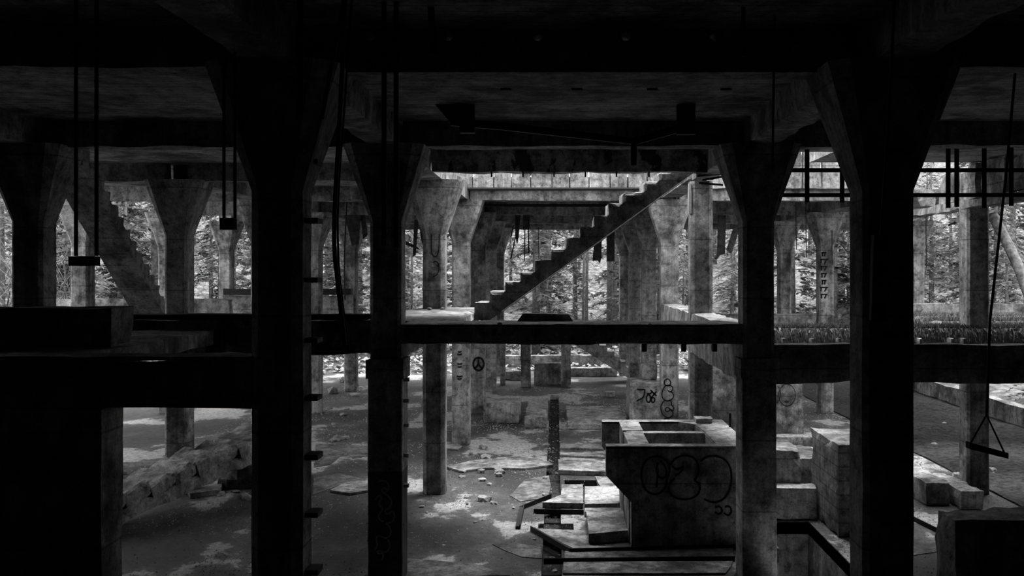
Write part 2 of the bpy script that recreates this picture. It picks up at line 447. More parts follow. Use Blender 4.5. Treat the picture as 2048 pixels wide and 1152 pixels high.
# ------------------------------------------------------------------ mid-level decks and beams
dk = empty('deck_strip', (0.2, 13.3, DECK - .28), 'narrow dark-fronted concrete deck strip with pale worn top', 'deck')
MB().box((XL + CW - .02, 12.80, DECK - .27), (XR - CW + .03, 13.3, DECK), .16, .006, .03).build('edge_beam', 'concrete', dk)
MB().box((XL + CW - .02, 13.28, DECK - .13), (XR - CW + .03, 13.9, DECK + .003), .16, .006, .03).build('slab', 'concrete', dk)
MB().box((XL + CW - .02, 12.79, DECK - .02), (XR - CW + .03, 13.4, DECK + .012), .12, .004, .03).build('topping', 'concrete', dk)
for px in (1288, 1367, 1428):
    p = W(px, 700, 2.62); MB().box((p.x - .03, 13.05, p.z - .02), (p.x + .035, 13.15, DECK - .26), .1, .002, .004).build('bracket', 'steel', dk)
ld = MB(); ld.box((-2.75, 13.85, DECK - .22), (-1.40, 18.6, DECK + .01), .14, .01, .06)
tag(ld.build('stair_landing', 'concrete'), 'pale broken-edged concrete landing at the foot of the stepped stair', 'landing')
beam((XL - CW, 12.9, EYE - 1.2), (XL + CW, ROW[2] + .1, DECK - .21), 'lengthwise concrete beam carrying the stair landing', name='deck_beam', mat='concrete')
beam((XR - CW, 12.9, EYE - 1.55), (XR + CW + .05, ROW[3] + .1, EYE - .80), 'long pale plank-marked beam with worn top behind the basin', name='deck_beam', mat='concrete_planked')
o = beam((-5.6, 7.8, EYE - 1.14), (XL - CW + .01, 8.1, EYE - .74), 'dark concrete beam framing opening over the fallen stair', name='deck_beam', mat='concrete')
MB().box((-5.6, 7.74, EYE - .74), (XL - CW + .01, 8.15, EYE - .70), .2, .004, .012).build('top_flange', 'concrete', o)
beam((-6.9, 12.85, EYE - 1.15), (XL - CW + .01, 13.2, EYE - .66), 'peeling concrete beam beneath the long rusty channel', name='deck_beam', mat='concrete_peeling')
o = MB().box((-5.75, 12.62, EYE - .665), (XL - CW, 12.90, EYE - .585), .3, .004, .01).build('steel_channel', 'steel')
tag(o, 'long dark steel channel lying along a peeling beam', 'channel')
beam((XR + CW, 12.85, EYE - 1.54), (12.6, 13.2, EYE - 1.0), 'black deep concrete beam across the mossy aisle', name='deck_beam', mat='concrete')
# dark masses at the left
tag(MB().box((-6.9, 8.0, EYE - .98), (-4.45, 12.4, EYE - .78), .4, .006, .03).build('deck_slab', 'concrete'), 'black concrete deck slab in the shaded corner', 'deck')
tag(MB().box((-6.5, 9.6, EYE - .79), (-4.48, 10.1, EYE - .38), .25, .006, .03).build('plinth', 'concrete'), 'black low plinth standing on shaded deck slab', 'plinth')
tag(MB().box((-6.6, 7.76, 0), (-3.70, 8.16, EYE - 1.13), .3, .006, .02).build('pier_wall', 'concrete'), 'broad black pier wall in the shaded corner', 'wall')
# far left parapets
o = tag(MB().box((-11.2, 32.2, EYE - 1.75), (-6.9, 32.5, EYE - .86), .25, .008, .03).build('parapet', 'concrete'), 'bright weathered parapet below pale outer columns', 'parapet')
tag(MB().box((-11.2, 32.0, EYE - .84), (-6.9, 32.3, EYE - .62), .4, .004, .01).build('steel_beam', 'steel'), 'dark steel beam lying on the bright parapet', 'beam')
tag(MB().box((-13.4, 24.2, EYE - 1.9), (-8.3, 24.5, EYE - .72), .25, .01, .05).build('parapet', 'concrete'), 'crumbling parapet behind the slanting stair', 'parapet')
tag(MB().box((-12.4, 24.0, EYE - 3), (-11.6, 24.2, EYE - .9), .25, .01, .05).build('parapet_pier', 'concrete'), 'pale pier set against the crumbling parapet', 'pier')
# mossy side
ml = empty('mossy_beam', (7.5, 18, EYE - 1.6), 'concrete beam overgrown with hanging moss, small stubs along its foot', 'beam')
MB().box((XR + CW + .05, 17.6, EYE - 1.62), (12.6, 18.3, EYE - 1.09), .2, .02, .06).build('beam_core', 'moss_dark', ml)
for px in (1570, 1627, 1681, 1844, 1907, 1932):
    p = W(px, 684, 3.45); MB().box((p.x - .025, 17.3, p.z - .09), (p.x + .03, 17.62, p.z + .06), .05, .004, .01).build('stub', 'concrete', ml)
l2 = tag(MB().box((8.3, 20.6, EYE - 1.7), (12.95, 21.6, EYE - 1.13), .25, .03, .08).build('mossy_ledge', 'moss_dark'), 'upper mossy concrete ledge behind bright weathered column', 'ledge')
l3 = tag(MB().box((8.3, 23.4, EYE - 1.7), (15.5, 24.6, EYE - 1.16), .3, .03, .06).build('mossy_ledge', 'moss_dark'), 'rearmost mossy concrete ledge by the forest edge', 'ledge')
tag(MB().box((8.9, 20.52, EYE - 1.62), (9.25, 20.62, EYE - 1.22), .1, .01, .03).build('ledge_block', 'concrete'), 'pale bare block set in the mossy ledge', 'block')
tag(MB().box((XR + CW + .05, 27.9, EYE - 1.95), (XRR - .25, 28.3, EYE - 1.28), .3, .006, .03).build('parapet', 'concrete'), 'pale parapet under the outer columns above the mossy beam', 'parapet')
tag(MB().box((9.0, 24.9, EYE - 1.45), (18, 25.2, EYE - .88), .5, .006, .02).build('edge_beam', 'concrete'), 'black edge beam in front of leaning trunk', 'beam')
def moss(name, x0, x1, yf, ztop, drop, n, depth, parent):
    v = []; f = []; R = random.Random(41 + int(x1 * 10))
    for _ in range(n):
        x = R.uniform(x0, x1); hang = R.random() < .6
        if hang:
            y = yf - R.uniform(0, .06); z = ztop - R.random() ** 1.4 * drop * .8; L = R.uniform(.05, .2); w = R.uniform(.006, .025)
            a = Vector((x, y, z)); b = a + Vector((R.uniform(-.05, .05), -R.uniform(.01, .06), -L))
        else:
            y = yf + R.random() * depth; z = ztop - .01; L = R.uniform(.03, .1); w = R.uniform(.006, .02)
            a = Vector((x, y, z)); b = a + Vector((R.uniform(-.06, .06), R.uniform(-.06, .03), L))
        i = len(v); v += [tuple(a + Vector((-w, 0, 0))), tuple(a + Vector((w, 0, 0))), tuple(b)]; f.append([i, i + 1, i + 2])
    tag(raw(name, v, f, 'moss', parent), kind='stuff')
moss('moss_fringe', XR + CW, 12.6, 17.58, EYE - 1.07, .5, 16000, .7, ml)
moss('moss_fringe', 8.3, 12.95, 20.57, EYE - 1.10, .5, 9000, 1.0, l2)
moss('moss_fringe', 8.3, 15.5, 23.35, EYE - 1.13, .4, 9000, 1.2, l3)

# ------------------------------------------------------------------ central stair
def stair(name, pts, soff, d, depth, label, mat, step_mat):
    """pts: tread left-top pixels; soff: two soffit pixels; d: bay depth of the near face"""
    y0 = 5 * d; P = [W(a, b, d) for a, b in pts]; s0, s1 = W(*soff[0], d), W(*soff[1], d)
    root = empty(name, (P[0].x, y0, min(s0.z, P[0].z)), label, 'stair')
    inner = [(P[i + 1].x, P[i].z) for i in range(len(P) - 1)]
    rise = P[1].z - P[0].z; run = P[1].x - P[0].x
    a = (P[0].x, P[0].z - abs(rise) * 1.0)
    top = [(P[0].x, s0.z)] + [(P[0].x, P[0].z - .19)] + inner + [(P[-1].x + abs(run), P[-1].z)]
    poly = [(P[0].x, s0.z)] + top[1:] + [(P[-1].x + abs(run), s1.z + (s1.z - s0.z) / (s1.x - s0.x) * (P[-1].x + abs(run) - s1.x))] + [(s0.x, s0.z)]
    MB().prism(poly, y0 + .004, y0 + depth - .004).build('waist_slab', mat, root)
    for i in range(len(P)):
        x1 = P[i + 1].x if i + 1 < len(P) else P[i].x + run
        zl = (P[i - 1].z if i else P[0].z - .2) - .03
        MB().box((P[i].x, y0, zl), (x1 + .02, y0 + depth, P[i].z), .055, .006, .035).build('step', step_mat, root)
    return root
tp = [(948, 605), (978, 583), (1010, 563), (1040, 543), (1070, 520), (1102, 498), (1131, 475), (1160, 453), (1188, 431), (1216, 406), (1246, 384), (1288, 362), (1318, 342), (1349, 321), (1380, 300), (1410, 280)]
stair('concrete_stair', tp, ((980, 640), (1369, 359)), 3.25, .95, 'stepped concrete stair rising from broken landing to roof opening', 'concrete', 'concrete')
tag(MB().tube([W(1004, 623, 3.24), W(1180, 497, 3.24), W(1366, 362, 3.24)], .012, 6).build('handrail_rod', 'steel_light'), 'thin pale rod fixed along underside of stepped stair', 'rod')
# slanting left stair: climbs toward the viewer, its soffit shows
root = empty('concrete_stair', (-8.05, 18.6, DECK), 'slanting concrete stair seen from below beside the black column', 'stair')
n = 13; ya, za, yb, zb = 18.9, DECK + .02, 15.6, UT - .01
for i in range(n):
    y_ = ya + (yb - ya) * i / n; y2 = ya + (yb - ya) * (i + 1) / n; z_ = za + (zb - za) * (i + 1) / n
    MB().box((-8.35, y2 - .02, z_ - .25), (-7.75, y_, z_), .09, .004, .03).build('step', 'concrete', root)
poly = [(ya + .05, za - .12), (ya + .05, za + .02), (yb, zb), (yb, zb - .33)]
v = []
mb = MB()
def fl(i, j, k):
    s, u, t = i / 24, j / 5, k
    y_ = ya + .05 + (yb - ya - .05) * s; zt = za + (zb - za) * s - .02; zz = zt - (.25 if t == 0 else 0)
    p = Vector((-8.35 + .6 * u, y_, zz)); return p + noise.noise_vector(p * 2) * .006
mb.lat((24, 5, 1), fl); mb.build('waist_slab', 'concrete', root)
# far lower stair, going down to the right
tp2 = [(1160, 665), (1172, 673), (1185, 682), (1199, 691), (1214, 703), (1229, 713), (1241, 723), (1253, 734)]
P = [W(a, b, 7.1) for a, b in tp2]; root = empty('concrete_stair', (P[0].x, 35.5, P[-1].z - .4), 'small dark stair descending at far end of central aisle', 'stair')
poly = [(P[0].x - .25, P[0].z), (P[-1].x + .2, P[-1].z - .12), (P[-1].x + .2, P[-1].z - .5), (P[0].x - .25, P[0].z - .42)]
MB().prism(poly, 35.5, 36.3).build('waist_slab', 'concrete', root)
for i in range(len(P) - 1):
    MB().box((P[i].x, 35.5, P[i + 1].z - .25), (P[i + 1].x, 36.3, P[i].z), .2, .003, .02).build('step', 'concrete', root)
# fallen stair on the floor at left
root = empty('fallen_stair', (-7.0, 17.8, 0), 'broken concrete stair flight fallen on the floor', 'stair')
a, b = Vector((-7.55, 15.2, 0)), Vector((-5.65, 19.5, 0)); dv = (b - a); L = dv.length; ang = math.atan2(dv.y, dv.x)
xf = Matrix.Translation(a + Vector((0, 0, .02))) @ Matrix.Rotation(ang, 4, 'Z') @ Matrix.Rotation(-math.radians(8), 4, 'Y')
MB().box((0, -.45, 0), (L, .35, .26), .2, .015, .06, xf).build('waist_slab', 'concrete', root)
n = 9
for i in range(n):
    x0 = L * i / n; x1 = L * (i + 1) / n
    xs = xf @ Matrix.Translation((x0, 0, .25)) @ Matrix.Rotation(-math.radians(12), 4, 'Y')
    MB().box((-.02, -.45 + .03 * math.sin(i * 3), -.06), (x1 - x0 + .03, .35, .17 + .03 * math.sin(i * 2)), .09, .012, .05, xs).build('step', 'concrete', root)

tag(MB().box((-6.5, 18.2, 0), (-5.3, 19.7, .42), .2, .05, .12).build('rubble_slab', 'concrete'), 'broken slab chunk propping up the fallen stair', 'slab')
# ------------------------------------------------------------------ concrete basin
BT = EYE - 2.67
bx = empty('concrete_basin', (1.9, 15.8, 0), 'two-celled concrete basin with pale rims and dark sprayed front', 'basin')
fw = [(.75, BT), (2.95, BT - .03), (2.95, 0), (1.13, 0), (1.13, .68), (.75, 1.08)]
MB().prism(fw, 14.40, 14.62).build('front_wall', 'concrete', bx)
bw = [(.80, BT), (2.95, BT), (2.95, 0), (1.15, 0), (1.15, .68), (.80, 1.08)]
MB().prism(bw, 16.75, 16.98).build('back_wall', 'concrete', bx)
MB().box((1.10, 14.6, 0), (1.42, 15.70, BT - .02), .2, .004, .01).build('side_wall', 'concrete', bx)
MB().box((1.10, 15.85, 0), (1.44, 16.78, BT - .02), .2, .004, .01).build('side_wall', 'concrete', bx)
MB().box((1.16, 15.66, 0), (2.46, 15.86, BT - .03), .2, .004, .012).build('middle_wall', 'concrete', bx)
MB().prism([(2.44, 14.6), (2.95, 14.6), (2.95, 16.8), (2.1, 16.8), (2.38, 16.45), (2.44, 15.8)], 0, BT - .02, 'z').build('end_wall', 'concrete', bx)
MB().box((1.3, 14.6, 0), (2.5, 16.8, BT - .42), .3).build('basin_floor', 'concrete', bx)
MB().prism([(.75, 14.40), (2.95, 14.40), (2.95, 14.62), (.75, 14.62)], BT - .028, BT + .006, 'z').build('rim', 'concrete', bx)
MB().prism([(.80, 16.75), (2.95, 16.75), (2.95, 16.98), (.80, 16.98)], BT - .028, BT + .004, 'z').build('rim', 'concrete', bx)
MB().prism([(1.10, 14.63), (1.42, 14.63), (1.42, 15.7), (1.10, 15.7)], BT - .025, BT + .003, 'z').build('rim', 'concrete', bx)
MB().prism([(1.10, 15.85), (1.44, 15.85), (1.44, 16.74), (1.10, 16.74)], BT - .025, BT + .003, 'z').build('rim', 'concrete', bx)
MB().prism([(1.16, 15.66), (2.43, 15.66), (2.43, 15.86), (1.16, 15.86)], BT - .035, BT - .01, 'z').build('rim', 'concrete', bx)
MB().prism([(2.45, 14.63), (2.95, 14.63), (2.95, 16.74), (2.15, 16.74), (2.39, 16.45), (2.45, 15.8)], BT - .025, BT + .003, 'z').build('rim', 'concrete', bx)
MB().box((2.93, 15.0, 0), (3.25, 16.6, BT - .12), .2, .005, .02).build('side_shelf', 'concrete', bx)
tag(MB().box((2.42, 16.55, BT), (2.72, 16.85, BT + .085), .06, .012, .03).build('round_weight', 'rubble'), 'rough low concrete lump on the basin rim', 'block')
tag(MB().tube([(2.95, 16.2, BT - .1), (2.95, 16.2, BT + .24)], .022, 8).build('steel_stud', 'steel'), 'upright steel stud beside the basin rim', 'stud')

# ------------------------------------------------------------------ blocks, curbs and slabs on the floor
def blk(lo, hi, label, mat='concrete', name='concrete_block', cat='block', group=None, seg=.15, chip=.04):
    return tag(MB().box(lo, hi, seg, .008, chip).build(name, mat), label, cat, group)
blk((4.4, 14.9, 0), (5.15, 16.5, 1.46), 'tall board-marked concrete block standing by the pit', 'concrete_board')
blk((3.55, 16.3, 0), (4.2, 17.6, 1.12), 'crumbling stepped block behind the pit, taller part', 'concrete')
blk((3.4, 15.95, 0), (4.38, 16.32, .55), 'low dark block at the edge of pit', 'concrete')
blk((4.15, 16.6, 0), (4.7, 17.9, .92), 'low pale-topped block beside the crumbling block', 'concrete')
blk((4.3, 18.3, 0), (5.2, 19.4, .6), 'small wedge block behind tall board-marked block', 'concrete')
blk((3.3, 21.6, 0), (5.9, 21.9, .42), 'low pale curb wall before the face drawing', 'concrete', 'curb_wall', 'wall')
blk((3.3, 19.6, 0), (5.4, 20.8, .08), 'thin pale slab on floor behind the pit', 'concrete', 'floor_plate', 'slab')
fp = blk((5.45, 24.4, 0), (6.33, 24.8, 2.2), 'pale pier with a face drawn in thin lines', 'concrete', 'concrete_pier', 'pier')
gbk = blk((2.02, 26.3, 0), (2.86, 27.74, 1.08), 'pale concrete block with black scribbled graffiti', 'concrete')
blk((2.4, 26.9, 1.07), (2.85, 27.74, 1.5), 'dark block stacked behind the scribbled block', 'concrete')
blk((3.75, 9.0, 0), (8.0, 9.5, 1.84), 'low black wall in the shaded near corner', 'concrete', 'low_wall', 'wall')
blk((6.55, 16.9, 0), (7.0, 19.3, .42), 'mossy stepped curb block beside weathered column', 'concrete')
blk((7.05, 16.6, 0), (7.45, 18.2, .34), 'low curb block touching the weathered column', 'concrete')
blk((3.35, 21.9, 0), (4.5, 23.4, 1.9), 'dark hopper wall under the long pale beam', 'concrete', 'hopper_wall', 'wall')
o = MB().prism([(20.4, 0), (21.9, 0), (21.9, 1.3)], 3.15, 3.4, 'x').build('chute', 'concrete'); tag(o, 'slanting concrete chute wall beside flat-topped column', 'chute')
blk((12.3, 23.5, 0), (12.7, 34.5, .55), 'long dark curb on the soil beyond the weathered column', 'concrete', 'curb_wall', 'wall', seg=.4)
# far-end portal of the lower floor
pf = empty('portal_frame', (-.3, 34.2, 0), 'low dark concrete portal frame at far end of aisle', 'frame')
for x in (-1.28, .16): MB().box((x, 34.0, 0), (x + .36, 34.4, 2.2), .3, .006, .02).build('post', 'concrete', pf)
MB().box((-2.0, 33.95, 2.02), (2.4, 34.45, 2.3), .3, .006, .02).build('lintel', 'concrete', pf)
MB().box((-2.05, 34.6, 0), (-1.85, 34.9, 2.2), .3, .006, .02).build('post', 'concrete', pf)
blk((-.82, 34.7, 0), (.25, 35.2, .8), 'square dark block between the portal posts', 'concrete')
blk((-2.0, 36.2, 0), (-1.2, 36.6, .35), 'pale sill at the far end of aisle', 'concrete', 'sill', 'sill')
blk((.3, 37.4, 0), (2.4, 37.9, .35), 'long low curb at forest end of aisle', 'concrete', 'curb_wall', 'wall')
blk((.35, 40.0, 0), (4.5, 40.4, .62), 'dark low retaining wall outside the far end', 'concrete', 'retaining_wall', 'wall')
blk((-3, 40.6, 0), (.3, 41.0, .55), 'low retaining wall under leaf litter outside', 'concrete', 'retaining_wall', 'wall')
tag(MB().rings([[(1.75 + .2 * math.cos(k * .5236), 31.6 + .2 * math.sin(k * .5236), z) for k in range(12)] for z in (0, .16)]).build('round_weight', 'concrete'), 'dark round concrete weight at end of aisle', 'block')
blk((-2.0, 26.0, 0), (-1.0, 27.2, .55), 'dark machine footing next to the peace sign column', 'concrete')
blk((-.85, 25.2, 0), (-.25, 29.0, .30), 'low dark machine footing along the trench', 'concrete')
blk((.28, 25.0, 0), (1.9, 28.5, .14), 'broad low floor plinth right of the trench', 'concrete', 'floor_plinth', 'plinth')
# deck oddments
o = MB().prism([(-.56, DECK + .005), (.24, DECK + .005), (.17, DECK + .105), (-.48, DECK + .115)], 13.55, 13.8).build('trough', 'concrete')
tag(o, 'upturned trapezoid trough lying on the deck strip', 'trough')

# slabs around the trench and basin (thin plates lying on the floor)
def plate(poly, h, label, mat='concrete', z=0.0, name='floor_plate', group='thin plates by the trench'):
    pts = [G(a, b) for a, b in poly]; q = []
    for i in range(len(pts)):
        a, b = pts[i], pts[(i + 1) % len(pts)]; n = max(1, int((b - a).length / .12))
        for k in range(n):
            p = a.lerp(b, k / n); nv = noise.noise_vector(p * 5) * .015; q.append((p.x + nv.x, p.y + nv.y))
    o = MB().prism(q, z - .03, z + h, 'z').build(name, mat); tag(o, label, 'slab', group); return o
plate([(1121, 891), (1198, 893), (1206, 897), (1208, 902), (1121, 899)], .05, 'narrow pale plate across floor left of basin', group=None)
plate([(1119, 908), (1205, 911), (1210, 918), (1120, 914)], .05, 'long cracked pale plate beside the trench', group=None)
plate([(1116, 922), (1210, 925), (1214, 945), (1118, 942)], .04, 'wide pale plate bordering the pit by basin', group=None)
plate([(1117, 944), (1213, 948), (1214, 953), (1117, 950)], .10, 'dark curb strip along pit edge', 'concrete', group=None)
plate([(1190, 955), (1232, 958), (1240, 985), (1205, 985)], .03, 'slanting pale plate tucked under the basin wing', 'concrete', group=None)
plate([(1124, 979), (1166, 979), (1167, 1018), (1085, 1016), (1122, 1000)], .10, 'smooth grey floor plate with angled corner', 'concrete', group=None)
plate([(1170, 985), (1248, 985), (1250, 1020), (1170, 1022)], .12, 'gravelly thick plate against the basin', 'rubble', group=None)
plate([(1170, 1026), (1250, 1026), (1252, 1033), (1170, 1034)], .09, 'narrow slot curb between two thick plates', 'concrete', group=None)
plate([(1172, 1040), (1255, 1040), (1264, 1082), (1178, 1090)], .17, 'thick pale plate at foot of the basin', 'concrete', group=None)
plate([(1072, 1060), (1180, 1064), (1180, 1094), (1240, 1098), (1150, 1102)], .025, 'thin angular pale plate with steel edge', group=None)
plate([(1130, 1106), (1466, 1100), (1466, 1120), (1128, 1122)], .03, 'long pale floor strip in front of basin', group=None)
plate([(1126, 1127), (1466, 1126), (1452, 1150), (1126, 1150)], .03, 'wide pale worn strip along bottom of trench', group=None)
plate([(893, 938), (940, 926), (1000, 919), (1060, 918), (1098, 927), (1106, 934), (1050, 941), (980, 940), (920, 946)], .05, 'lens-shaped pale plate left of trench', group=None)
plate([(1050, 960), (1098, 952), (1102, 975), (1095, 996), (1040, 1004), (1020, 992)], .012, 'pale worn patch of floor by steel angle', 'concrete', group=None)
plate([(985, 1090), (1030, 1087), (1080, 1095), (1084, 1118), (1045, 1115), (1010, 1103)], .012, 'pale ragged floor patch beside the trench', group=None)
plate([(805, 1118), (870, 1122), (950, 1130), (1020, 1152), (805, 1156)], .012, 'broad pale patch of floor by the bubble-outline column', 'concrete', group=None)
plate([(632, 888), (738, 893), (738, 912), (705, 918), (690, 905), (660, 930), (628, 935)], .012, 'pale floor patch behind the near column', 'concrete', group=None)
plate([(660, 985), (690, 970), (738, 963), (738, 985), (700, 992)], .05, 'flat pale slab lying between the two left columns', 'concrete', group=None)
plate([(628, 955), (680, 948), (735, 960), (690, 968), (640, 985), (626, 990)], .012, 'thin pale floor patch beside step irons', 'concrete', group=None)
plate([(366, 972), (420, 962), (450, 968), (440, 990), (380, 998)], .10, 'broken pale slab beside the fallen stair', 'concrete', group=None)
plate([(1860, 912), (1935, 905), (2010, 912), (2005, 921), (1900, 922)], .02, 'pale floor patch beyond the bright weathered column', 'concrete', group=None)
plate([(1826, 1075), (1905, 1078), (1905, 1100), (1826, 1112)], .012, 'pale floor patch beside the low black wall', 'concrete', group=None)
plate([(880, 888), (905, 886), (925, 895), (915, 902), (893, 900)], .04, 'small broken slab at foot of the marked pale column', 'concrete', group=None)

# steel angles edging the pits
def angle(pts, label, r=.025, mat='steel', lift=.04):
    P = [G(a, b) + Vector((0, 0, lift)) for a, b in pts]; mb = MB()
    for i in range(len(P) - 1):
        a, b = P[i], P[i + 1]; dv = b - a; L = dv.length
        xf = Matrix.Translation(a) @ Matrix.Rotation(math.atan2(dv.y, dv.x), 4, 'Z')
        mb.box((-.02, -r * 1.6, -.05), (L + .02, r * 1.6, .01), 9, 0, 0, xf)
        mb.box((-.02, -r * 1.6, 0), (L + .02, -r * 1.0, .04), 9, 0, 0, xf)
    o = mb.build('steel_angle', mat); tag(o, label, 'steel angle'); return o
angle([(1036, 1058), (1044, 1018), (1098, 996)], 'bent steel angle edging the trench')
angle([(1066, 1062), (1142, 1106), (1468, 1098)], 'long bent steel angle in front of basin')
angle([(1090, 1126), (1466, 1122)], 'straight steel angle set in floor strip')
angle([(1070, 1026), (1165, 1028)], 'short steel angle across the trench pit')
angle([(1826, 1040), (1895, 1074)], 'steel angle set in the floor by low black wall')
angle([(210, 931), (330, 930)], 'steel angle on floor left of the fallen stair', mat='steel_light')

# ------------------------------------------------------------------ graffiti and lettering (paint on the faces)
def paint(name, strokes, d, parent, mat='black_paint', r=.014, label=None, off=.006, closed=()):
    mb = MB(); fac = d
    for i, s in enumerate(strokes):
        P = smooth_path([W(a, b, fac) - Vector((0, off, 0)) for a, b in s], 2, i in closed)
        rs = []
        for k, p in enumerate(P):
            t = (P[min(k + 1, len(P) - 1)] - P[max(k - 1, 0)]); t.y = 0; t = t.normalized() if t.length > 1e-6 else Vector((1, 0, 0))
            nrm = Vector((-t.z, 0, t.x)) * r
            rs.append([p + nrm, p + nrm + Vector((0, .012, 0)), p - nrm + Vector((0, .012, 0)), p - nrm])
        mb.rings(rs)
    o = mb.build(name, mat, parent)
    if label: o['label'] = label
    return o
dC = 4.55
paint('graffiti', [[(1330, 760), (1336, 757), (1341, 762), (1341, 769), (1336, 772), (1330, 770), (1328, 765)],
    [(1331, 771), (1326, 778), (1323, 788), (1325, 797), (1332, 802), (1341, 801), (1347, 795), (1347, 788), (1342, 783), (1346, 779), (1345, 773), (1338, 770), (1331, 771)],
    [(1335, 780), (1339, 784), (1343, 783)],
    [(1329, 801), (1324, 806), (1321, 815), (1323, 826), (1330, 834), (1339, 836), (1346, 830), (1346, 824), (1342, 821), (1338, 816), (1334, 814), (1330, 818), (1332, 823), (1337, 823), (1340, 818), (1347, 822), (1348, 814), (1343, 811), (1343, 803), (1338, 800)],
    [(1328, 839), (1331, 836), (1337, 837), (1339, 840)]], dC, cols['CC2'], r=.013, label='black bubble graffiti', closed=(0,))
def circ(cx, cy, rx, ry, n=18): return [(cx + rx * math.cos(2 * math.pi * k / n), cy + ry * math.sin(2 * math.pi * k / n)) for k in range(n)]
paint('peace_sign', [circ(957, 728, 10.5, 13), [(957, 716), (957, 730)], [(957, 729), (949, 738)], [(957, 729), (965, 738)]], 5.55, cols['P'], r=.03, label='black peace sign', closed=(0,))
paint('scribble', [[(1274, 778), (1281, 780), (1288, 778), (1290, 782), (1287, 795), (1279, 799), (1273, 802)], circ(1297, 797, 4.5, 8, 10), [(1293, 787), (1300, 788), (1305, 783)], [(1301, 780), (1306, 785), (1313, 792)], circ(1306, 800, 3.5, 5, 10), [(1302, 796), (1313, 783)]], 5.26, gbk, r=.022, label='black scribbled lettering', closed=(1, 4))
paint('graffiti', [[(1300, 915), (1288, 925), (1282, 945), (1284, 968), (1295, 985), (1310, 990), (1325, 984), (1334, 970), (1333, 958), (1340, 945), (1338, 928), (1328, 917), (1314, 912), (1300, 915)],
    [(1316, 925), (1312, 940), (1318, 955), (1328, 958), (1334, 948), (1330, 930), (1320, 922)], [(1316, 940), (1313, 975)],
    [(1340, 930), (1352, 915), (1372, 910), (1390, 916), (1398, 932), (1396, 950), (1388, 962), (1398, 965), (1401, 980), (1392, 994), (1370, 1000), (1348, 996), (1337, 984), (1338, 968), (1350, 956)],
    [(1345, 932), (1352, 940), (1360, 938), (1368, 930), (1362, 945), (1350, 952)],
    [(1402, 922), (1415, 912), (1436, 912), (1455, 922), (1464, 945), (1462, 975), (1450, 998), (1428, 1007), (1408, 998)],
    [(1430, 1015), (1440, 1012), (1446, 1022), (1438, 1030), (1430, 1024)], [(1450, 1014), (1460, 1012), (1464, 1024), (1456, 1032), (1448, 1026)]], 2.878, bx, r=.013, label='faint black bubble lettering')
dB = 2.55 - .006
paint('graffiti', [[(757, 963), (766, 960), (776, 964), (779, 975), (774, 984), (766, 985), (764, 978), (770, 974), (776, 980)],
    [(750, 1000), (755, 992), (762, 990), (764, 998), (758, 1004), (760, 1012), (766, 1014), (764, 1022), (756, 1030), (760, 1040), (768, 1042)],
    [(768, 986), (778, 992), (785, 1003), (780, 1016), (772, 1018), (770, 1026), (778, 1028), (786, 1020), (790, 1030), (786, 1044), (774, 1046)],
    [(772, 1046), (780, 1052), (783, 1066), (776, 1076), (766, 1074), (756, 1070), (752, 1078), (756, 1090), (750, 1100)],
    [(776, 1078), (782, 1090), (776, 1102), (766, 1104), (758, 1108), (754, 1102), (762, 1100), (768, 1110), (764, 1120)]], dB, cols['B'], 'grey_paint', r=.009, off=.02, label='pale bubble outlines')
paint('graffiti', [circ(1574, 790, 17, 22), [(1569, 803), (1573, 801), (1578, 803), (1573, 805), (1569, 803)], [(1555, 772), (1562, 780), (1560, 798), (1553, 806)]], 4.88, fp, 'steel', r=.008, label='thin line face drawing', closed=(0,))
mk = []
for py, w in ((703, 4), (708, 6), (727, 7), (733, 5), (752, 9), (757, 6)):
    mk.append([(918 - w / 2, py), (918, py + 1.5), (918 + w / 2 + 3, py)])
paint('stencil_mark', mk, 4.55, cols['CC'], r=.018, label='small dark marks')
paint('lettering', [[(915, 796), (915, 790), (919, 791), (917, 793), (920, 796)], [(921, 796), (921, 790), (924, 796), (924, 790)], [(929, 790), (926, 790), (926, 796), (930, 796)], [(926, 793), (929, 793)]], 4.55, cols['CC'], 'white_paint', r=.008, label='white lettering RNE')
mk = []
for k, py in enumerate(range(505, 600, 14)):
    w = 5 + (k * 3) % 4; mk += [[(1648 - w, py), (1648 + w, py)], [(1648 - w + 2, py), (1648 - w + 2, py + 8)], [(1648 + w - 3, py + 1), (1648 + 1, py + 8)]]
paint('stencil_mark', mk, 5.55, cols['RR4'], r=.02, label='vertical row of stencilled black marks')
paint('graffiti', [[(863, 465), (862, 500), (866, 512), (872, 514), (878, 505), (879, 466)], [(866, 525), (870, 522), (877, 525), (879, 540), (872, 552), (866, 553)]], 3.55, cols['C'], r=.008, label='thin dark drawn lines')

# ------------------------------------------------------------------ hanging steel, straps, cables
def rod(pts, label, r=.012, name='hanging_rod', cat='rod', mat='steel', group=None):
    return tag(MB().tube(pts, r, 6).build(name, mat), label, cat, group)
def strap(px, y0, y1, d, w, label, bolts=True, lean=0):
    a, b = W(px, y0, d), W(px + lean, y1, d)
    root = empty('steel_strap', (a.x, a.y, b.z), label, 'strap')
    MB().prism([(a.x - w / 2, a.z), (a.x + w / 2, a.z), (b.x + w / 2, b.z), (b.x - w / 2, b.z)], a.y, a.y + .01).build('flat_bar', 'steel', root)
    if bolts:
        for q in (.006, .035): MB().tube([(b.x, b.y - .008, b.z + .02 + q * 2.6), (b.x, b.y + .004, b.z + .02 + q * 2.6)], .006, 8).build('bolt', 'steel_light', root)
zc_ = UT + .005
def ytop(d): return 540 - 2.0 * K / d
strap(768, ytop(1.42), 490, 1.42, .036, 'flat steel strap with bolts hanging in front of corbel column')
strap(792, ytop(1.42), 495, 1.42, .036, 'second bolted steel strap hanging beside the first')
strap(600, ytop(1.38), 240, 1.38, .045, 'short steel strap hanging before the near capital', False)
